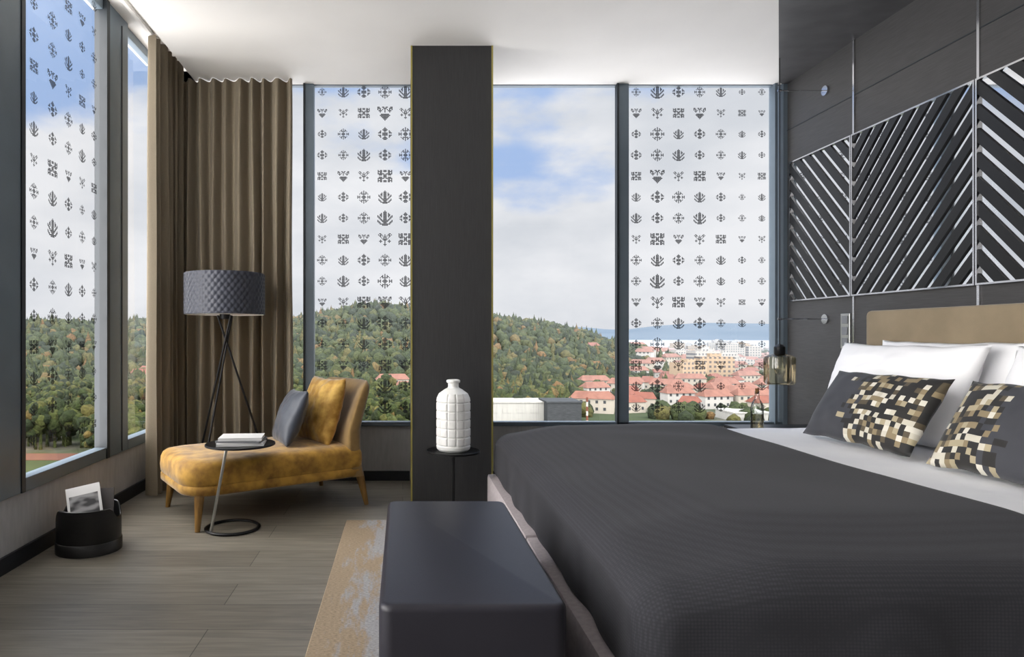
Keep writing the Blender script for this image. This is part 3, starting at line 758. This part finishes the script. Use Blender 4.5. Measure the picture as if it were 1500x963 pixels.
for fx,fy in ((0.30,0.20),(-0.26,0.13),(-0.14,-0.12)):
    l_=math.hypot(fx,fy); bm=bmesh.new()
    cyl(bm,(-0.05*fx/l_,-0.05*fy/l_,Hs0-0.005),(fx,fy,0.0),0.0072,seg=12)
    finish(bm,'leg',M['blackmetal'],parent=e,smooth=True)

# ---------------------------------------------------------------- basket
bxc=(-1.555,3.25)
e=empty('magazine_basket',(bxc[0],bxc[1],0),"black bent veneer magazine basket with dipped rim on floor","basket")
bm=bmesh.new(); seg=96
def brim(a):
    c=math.cos(a-math.radians(100)); c2=abs(c)
    return 0.165+0.055*sm(cl((c2-0.25)/0.4))
def bring(r,zf):
    return [Vector(((r)*math.cos(2*math.pi*i/seg),(r*0.93)*math.sin(2*math.pi*i/seg),zf(2*math.pi*i/seg))) for i in range(seg)]
ro,ri=0.15,0.142
loft(bm,[bring(ro-0.006,lambda a:0.0),bring(ro,lambda a:0.006),bring(ro,lambda a:brim(a)-0.003),bring((ro+ri)/2,brim),bring(ri,lambda a:brim(a)-0.003),bring(ri,lambda a:0.012)])
finish(bm,'body',M['blackwood'],parent=e,smooth=True,angle=50)
bm=bmesh.new()
loft(bm,[bring(ro+0.0005,lambda a:0.0),bring(ro+0.004,lambda a:0.002),bring(ro+0.004,lambda a:0.055),bring(ro+0.0005,lambda a:0.058)],True,True); finish(bm,'base_band',M['blackwood'],parent=e,smooth=True,angle=50)
book((-1.565,3.235,0.195),0.155,0.25,0.014,(math.radians(62),math.radians(-10),math.radians(20)),M['coverw'],"magazine with black and white photo cover in basket","magazines in the basket",'magazine',photo=True)
book((-1.535,3.285,0.175),0.16,0.23,0.010,(math.radians(68),math.radians(-2),math.radians(14)),M['coverd'],"dark magazine tucked in basket","magazines in the basket",'magazine')

# ---------------------------------------------------------------- outdoors
GZ=-30.0
tabx=[-4000,30,145,222,430,480,560,620,721,760,830,870,900,950,990,1020,1060,6000]
taby=[472,476,480,470,472,462,450,455,465,472,485,496,506,514,524,536,560,560]
def ridge_z(a):
    a=max(-1.2,min(1.2,a)); px=CX0+F*math.tan(a); R=620.0
    py=float(np.interp(px,tabx,taby)); y=R*math.cos(max(-0.75,min(0.75,a)))
    return max(GZ,CZ-(py-CY0)/F*y-3.0),R
def terr(a,r):
    zr,R=ridge_z(a)
    px=CX0+F*math.tan(max(-1.2,min(1.2,a)))
    r0=float(np.interp(px,[-1000,30,222,430,600,721,900,1000],[300,300,290,280,300,330,380,480]))
    if r<=r0: z=GZ
    elif r<R:
        t=(r-r0)/(R-r0); t=t*t*(3-2*t); z=GZ+(zr-GZ)*t
    else:
        t=min(1,(r-R)/500); t=t*t*(3-2*t); z=zr+(GZ-zr)*t
    x=r*math.sin(a);y=r*math.cos(a)
    amp=max(0,min(1,(r-r0)/80))*max(0,min(1,(zr-GZ)/20))
    if r<R+400: z+=amp*9*noise.noise(Vector((x/70,y/70,0)))*max(0,min(1,(R-r)/120+0.3))
    return z
bm=bmesh.new(); NA,NR=220,110; G_=[]
for i in range(NA+1):
    a=math.radians(-85+140*i/NA); row=[]
    for j in range(NR+1):
        r=20*(5000/20)**(j/NR); row.append(bm.verts.new((r*math.sin(a),r*math.cos(a),terr(a,r))))
    G_.append(row)
for i in range(NA):
    for j in range(NR): bm.faces.new((G_[i][j],G_[i+1][j],G_[i+1][j+1],G_[i][j+1]))
o=finish(bm,'hillside',M['road'],smooth=True,angle=80); setp(o,"green wooded hill and valley ground outside the windows","hill",kind="stuff")

def house_mesh(w,d,h,rh,wall,roof):
    bm=bmesh.new(); box(bm,(-w/2,-d/2,-1),(w/2,d/2,h),0)
    o=0.5
    v=[bm.verts.new(p) for p in ((-w/2-o,-d/2-o,h-0.2),(w/2+o,-d/2-o,h-0.2),(w/2+o,d/2+o,h-0.2),(-w/2-o,d/2+o,h-0.2),(-w/2-o*.2+w*0.12,0,h+rh),(w/2+o*.2-w*0.12,0,h+rh))]
    for f in ((0,1,5,4),(2,3,4,5),(1,2,5),(3,0,4),(0,3,2,1)):
        fc=bm.faces.new([v[i] for i in f]); fc.material_index=1
    k=int(w//3)
    for i in range(k):
        x=-w/2+1.5+i*3
        for z in np.arange(1.2,h-1,2.8):
            box(bm,(x-0.5,-d/2-0.05,z),(x+0.5,-d/2+0.05,z+1.2),2)
    bmesh.ops.recalc_face_normals(bm,faces=bm.faces)
    me=bpy.data.meshes.new('house'); bm.to_mesh(me); bm.free()
    for m in (wall,roof,M['darkclad']): me.materials.append(m)
    return me
HM=[house_mesh(9,6.5,4.5,2.4,M['hwhite'],M['red']),house_mesh(13,7,5.5,2.6,M['hwhite2'],M['red2']),house_mesh(7.5,6.5,4,2.2,M['hwhite2'],M['red']),house_mesh(17,7,6,2.6,M['hwhite'],M['red2'])]
placed=[]
def put_house(px,y,k=None,rot=None):
    x=(px-CX0)/F*y
    a=math.atan2(x,y)
    o=bpy.data.objects.new('house',HM[k if k is not None else random.randrange(4)]); COL.objects.link(o)
    o.location=(x,y,terr(a,math.hypot(x,y))); o.rotation_euler=(0,0,rot if rot is not None else random.uniform(-0.7,0.7))
    setp(o,"red tile roofed house with pale walls in the town","house",group="red roofed houses in the town"); placed.append((x,y))
def block(px,y,w,d,h,mat,rot=0.2):
    bm=bmesh.new(); box(bm,(-w/2,-d/2,-1),(w/2,d/2,h)); box(bm,(-w/6,-d/4,h),(w/6,d/4,h+2.2))
    x=(px-CX0)/F*y
    if any((x-p[0])**2+(y-p[1])**2<22**2 for p in placed): bm.free(); return
    o=finish(bm,'apartment_block',mat,loc=(x,y,GZ)); o.rotation_euler=(0,0,rot); placed.append((x,y))
    setp(o,"pale multi-storey apartment block in the town","building",group="apartment blocks in the town")
block(1008,420,19,12,14,M['facA'],0.3); block(1046,440,22,12,17,M['facA'],-0.1); block(1030,520,22,12,19,M['facB'],0.2)
for i in range(60):
    y=random.uniform(600,1900); block(random.uniform(985,1165),y,random.uniform(14,30),12,random.uniform(8,20),random.choice([M['facB'],M['facB'],M['facA']]),random.uniform(-.4,.4))
for px,y,k,r in ((575,345,3,0.1),(598,330,1,-0.2),(206,345,0,0.5),(216,372,2,0.1),(870,368,3,0.1),(868,520,0,0.2)): put_house(px,y,k,r)
tries=0;c=0
while c<230 and tries<12000:
    tries+=1
    px=random.uniform(862,1165); y=random.choice([random.uniform(262,420),random.uniform(262,480),random.uniform(330,900),random.uniform(600,1500)])
    if px<930 and (y<265 or y>310+ (px-850)*0.9): continue
    x=(px-CX0)/F*y
    if any((x-p[0])**2+(y-p[1])**2<16**2 for p in placed): continue
    put_house(px,y); c+=1

def ico(sub):
    bmi=bmesh.new(); bmesh.ops.create_icosphere(bmi,subdivisions=sub,radius=1)
    v=np.array([v.co[:] for v in bmi.verts]); f=np.array([[v.index for v in f.verts] for f in bmi.faces]); bmi.free(); return v,f
bvm,bfm=ico(2)
def blob(V,seed,k=0.28):
    o=np.array([1+k*noise.noise(Vector(v)*2.2+Vector((seed*7,0,0))) for v in V]); return V*o[:,None]
BL=[blob(bvm,s,0.45) for s in range(6)]
def merge_trees(name,T,label):
    n=len(T); nv=len(bvm); nf=len(bfm)
    V=np.empty((n*nv,3)); Fc=np.empty((n*nf,3),dtype=np.int64)
    for k,(x,y,z,rx,rz,kind) in enumerate(T):
        b=BL[k%6].copy()
        if kind==1:
            s=np.clip((1-b[:,2])/2,0.05,1); b=b*np.stack([s*1.2,s*1.2,np.ones_like(s)],1)
        an=random.random()*6.28; c,s_=math.cos(an),math.sin(an)
        V[k*nv:(k+1)*nv,0]=(b[:,0]*c-b[:,1]*s_)*rx+x; V[k*nv:(k+1)*nv,1]=(b[:,0]*s_+b[:,1]*c)*rx+y; V[k*nv:(k+1)*nv,2]=b[:,2]*rz+z
        Fc[k*nf:(k+1)*nf]=bfm+k*nv
    me=bpy.data.meshes.new(name); me.vertices.add(n*nv); me.vertices.foreach_set('co',V.ravel())
    me.loops.add(n*nf*3); me.loops.foreach_set('vertex_index',Fc.ravel().astype(np.int32))
    me.polygons.add(n*nf); me.polygons.foreach_set('loop_start',np.arange(0,n*nf*3,3,dtype=np.int32)); me.polygons.foreach_set('loop_total',np.full(n*nf,3,dtype=np.int32))
    me.update(calc_edges=True)
    me.polygons.foreach_set('use_smooth',[True]*len(me.polygons))
    me.materials.append(M['tree'])
    o=bpy.data.objects.new(name,me); COL.objects.link(o); setp(o,label,"forest",kind="stuff"); return o
def near_house(x,y,d=9): return any((x-p[0])**2+(y-p[1])**2<d*d for p in placed)
T=[]
tries=0
while len(T)<12000 and tries<90000:
    tries+=1
    a=math.radians(random.uniform(-50,26)); r=math.sqrt(random.uniform(255**2,640**2))
    zr,R=ridge_z(a); px=CX0+F*math.tan(a)
    if px>1065: continue
    if px>860 and r<330+ (px-860)*0.6: continue
    if r>R+10: continue
    x=r*math.sin(a); y=r*math.cos(a)
    if near_house(x,y,12): continue
    z=terr(a,r)
    rx=random.uniform(2.2,4.2); kind=1 if random.random()<0.18 else 0
    rz=rx*random.uniform(0.9,1.4) if kind==0 else rx*1.9
    T.append((x,y,z+rz*0.5,rx,rz,kind))
for _ in range(2600):
    a=math.radians(random.uniform(8,33)); r=random.uniform(258,1700)
    x=r*math.sin(a); y=r*math.cos(a)
    if near_house(x,y,10): continue
    rx=random.uniform(1.8,3.8); T.append((x,y,terr(a,r)+rx*0.5,rx,rx,0))
merge_trees('forest',T,"dense mixed green forest covering the hillside")
tm=[]
for s in range(5):
    me=bpy.data.meshes.new('tree'); rr=random.Random(s)
    bmt=bmesh.new()
    for q in range(26):
        th=rr.uniform(0,6.28); ph=rr.uniform(-0.5,1.45); rad=rr.uniform(0.35,0.72)
        off=Vector((rad*math.cos(th)*math.cos(ph),rad*math.sin(th)*math.cos(ph),rad*math.sin(ph)*1.1)); sc_=rr.uniform(.20,.38)
        vs=[bmt.verts.new(Vector(p)*sc_+off) for p in BL[(s+q)%6]]
        for f in bfm: bmt.faces.new([vs[i] for i in f])
    bmesh.ops.create_cone(bmt,cap_ends=True,segments=8,radius1=0.1,radius2=0.06,depth=1.2,matrix=Matrix.Translation((0,0,-0.9)))
    bmt.to_mesh(me); bmt.free(); me.materials.append(M['tree']); me.polygons.foreach_set('use_smooth',[True]*len(me.polygons)); tm.append(me)
cnt=0; pts=[]
while cnt<280:
    a=math.radians(random.uniform(-33,5) if cnt%3 else random.uniform(-33,-20)); y=random.uniform(150,300); px=CX0+F*math.tan(a)
    x=y*math.tan(a)
    if 225<px<425: continue
    if px<130 and y<178: continue
    if near_house(x,y,9): continue
    R=random.uniform(3.6,5.6)
    o=bpy.data.objects.new('tree',tm[cnt%5]); COL.objects.link(o); o.location=(x,y,GZ+1.4*R); o.scale=(R,R,R*random.uniform(.9,1.2)); o.rotation_euler=(0,0,random.random()*6)
    setp(o,"leafy broad green park tree below the windows","tree",group="park trees below the windows"); cnt+=1
bm=bmesh.new(); box(bm,(-150,163,GZ-0.5),(-82,172,GZ+0.15)); setp(finish(bm,'running_track',M['track']),"red sports track surface below the building","sports field")
bm=bmesh.new(); box(bm,(-160,120,GZ-0.5),(-70,162.5,GZ+0.12)); setp(finish(bm,'lawn',M['lawn']),"green lawn beside the red sports track","lawn")

def hall(name,px0,px1,y,d,h,mat,label):
    x0=(px0-CX0)/F*y; x1=(px1-CX0)/F*y
    bm=bmesh.new(); w=x1-x0; box(bm,(0,0,-1),(w,d,h)); box(bm,(-0.3,-0.3,h),(w+0.3,d+0.3,h+0.5)); 
    for i in range(int(w//5)): box(bm,(1.5+i*5,-0.08,h*0.45),(4.5+i*5,0.05,h*0.7))
    o=finish(bm,name,mat,loc=(x0,y,GZ)); setp(o,label,"building")
hall('warehouse',690,800,238,14,6.6,M['whiteclad'],"long white industrial hall at the foot of the hill")
hall('warehouse',802,852,232,14,7.2,M['darkclad'],"dark clad industrial hall beside white hall")
hall('warehouse',1075,1128,236,14,3.0,M['whiteclad'],"low white hall among red roofed houses")
bm=bmesh.new()
for i in range(6):
    vs0=len(bm.faces); cyl(bm,(0,0,i*1.6),(0,0,i*1.6+1.6),0.35,seg=12)
    bm.faces.ensure_lookup_table()
    for f in bm.faces[vs0:]: f.material_index=i%2
o=finish(bm,'chimney',None,mats=[M['hwhite2'],M['red']],loc=((860-590)/F*228,228,GZ)); setp(o,"red and white banded chimney mast beside dark hall","chimney")
bm=bmesh.new(); rows=[[],[],[]]
for i in range(161):
    a=math.radians(-80+140*i/160); r=7000
    h=170+120*noise.noise(Vector((a*5,0,0)))+40*noise.noise(Vector((a*17,3,0)))
    h=max(70,h*0.75)
    for k,(rr,zz) in enumerate(((5200,GZ-5),(7000,h*0.9),(9000,GZ-5))): rows[k].append(bm.verts.new((rr*math.sin(a),rr*math.cos(a),zz)))
for k in range(2):
    for i in range(160): bm.faces.new((rows[k][i],rows[k][i+1],rows[k+1][i+1],rows[k+1][i]))
o=finish(bm,'mountain_range',M['far'],smooth=True,angle=80); setp(o,"hazy blue distant mountain range beyond the town","mountain",kind="stuff")

# ---------------------------------------------------------------- world
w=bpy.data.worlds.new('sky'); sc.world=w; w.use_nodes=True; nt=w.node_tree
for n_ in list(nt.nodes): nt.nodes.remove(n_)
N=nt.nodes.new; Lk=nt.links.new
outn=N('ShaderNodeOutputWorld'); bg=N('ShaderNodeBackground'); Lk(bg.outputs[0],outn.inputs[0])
tc=N('ShaderNodeTexCoord'); sx=N('ShaderNodeSeparateXYZ'); Lk(tc.outputs['Generated'],sx.inputs[0])
mp=N('ShaderNodeMapping'); mp.inputs['Scale'].default_value=(1,1,2.2); mp.inputs['Location'].default_value=(0.3,0,0.1); Lk(tc.outputs['Generated'],mp.inputs[0])
n1=N('ShaderNodeTexNoise'); n1.inputs['Scale'].default_value=3.2; n1.inputs['Detail'].default_value=7; n1.inputs['Roughness'].default_value=0.5; Lk(mp.outputs[0],n1.inputs['Vector'])
m1=N('ShaderNodeMath'); m1.operation='MULTIPLY_ADD'; m1.inputs[1].default_value=0.7; Lk(n1.outputs['Fac'],m1.inputs[0]); Lk(sx.outputs[2],m1.inputs[2])
mr=N('ShaderNodeMapRange'); mr.interpolation_type='SMOOTHSTEP'; mr.inputs['From Min'].default_value=0.60; mr.inputs['From Max'].default_value=0.70; Lk(m1.outputs[0],mr.inputs['Value'])
n2=N('ShaderNodeTexNoise'); n2.inputs['Scale'].default_value=4.0; n2.inputs['Detail'].default_value=6; Lk(mp.outputs[0],n2.inputs['Vector'])
r1=N('ShaderNodeValToRGB'); e_=r1.color_ramp.elements; e_[0].position=0.35; e_[0].color=(0.68,0.71,0.76,1); e_[1].position=0.60; e_[1].color=(0.88,0.89,0.92,1); Lk(n2.outputs['Fac'],r1.inputs[0])
mx=N('ShaderNodeMix'); mx.data_type='RGBA'; mx.inputs[7].default_value=(0.38,0.53,0.83,1); Lk(mr.outputs[0],mx.inputs[0]); Lk(r1.outputs[0],mx.inputs[6])
# sky beside and behind the viewer gets added warm brightness to light the room
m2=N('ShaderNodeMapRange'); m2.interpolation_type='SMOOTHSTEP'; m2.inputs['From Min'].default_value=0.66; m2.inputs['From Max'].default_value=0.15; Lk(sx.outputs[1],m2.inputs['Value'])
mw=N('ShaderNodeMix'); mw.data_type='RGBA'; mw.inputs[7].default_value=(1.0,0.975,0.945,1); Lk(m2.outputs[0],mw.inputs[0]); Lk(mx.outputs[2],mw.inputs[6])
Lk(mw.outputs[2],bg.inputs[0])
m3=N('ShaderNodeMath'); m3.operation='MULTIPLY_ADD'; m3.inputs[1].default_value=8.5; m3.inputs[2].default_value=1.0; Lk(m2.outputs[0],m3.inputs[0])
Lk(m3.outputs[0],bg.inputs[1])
sun=bpy.data.lights.new('sun','SUN'); sun.energy=1.8; sun.angle=0.03; sun.color=(1,0.96,0.9)
so=bpy.data.objects.new('sun',sun); COL.objects.link(so)
so.rotation_euler=Vector((0.75,-0.40,0.55)).to_track_quat('Z','Y').to_euler(); so.location=(20,-10,20)

# ---------------------------------------------------------------- camera
cd=bpy.data.cameras.new('camera'); co=bpy.data.objects.new('camera',cd); COL.objects.link(co)
cd.sensor_width=36; cd.sensor_fit='HORIZONTAL'; cd.lens=F/1500*36
cd.shift_x=(750-CX0)/1500; cd.shift_y=(CY0-481.5)/1500; cd.clip_end=20000; cd.clip_start=0.05
co.location=(0,0,CZ); co.rotation_euler=(math.radians(90),0,0)
sc.camera=co
sc.view_settings.view_transform='Standard'
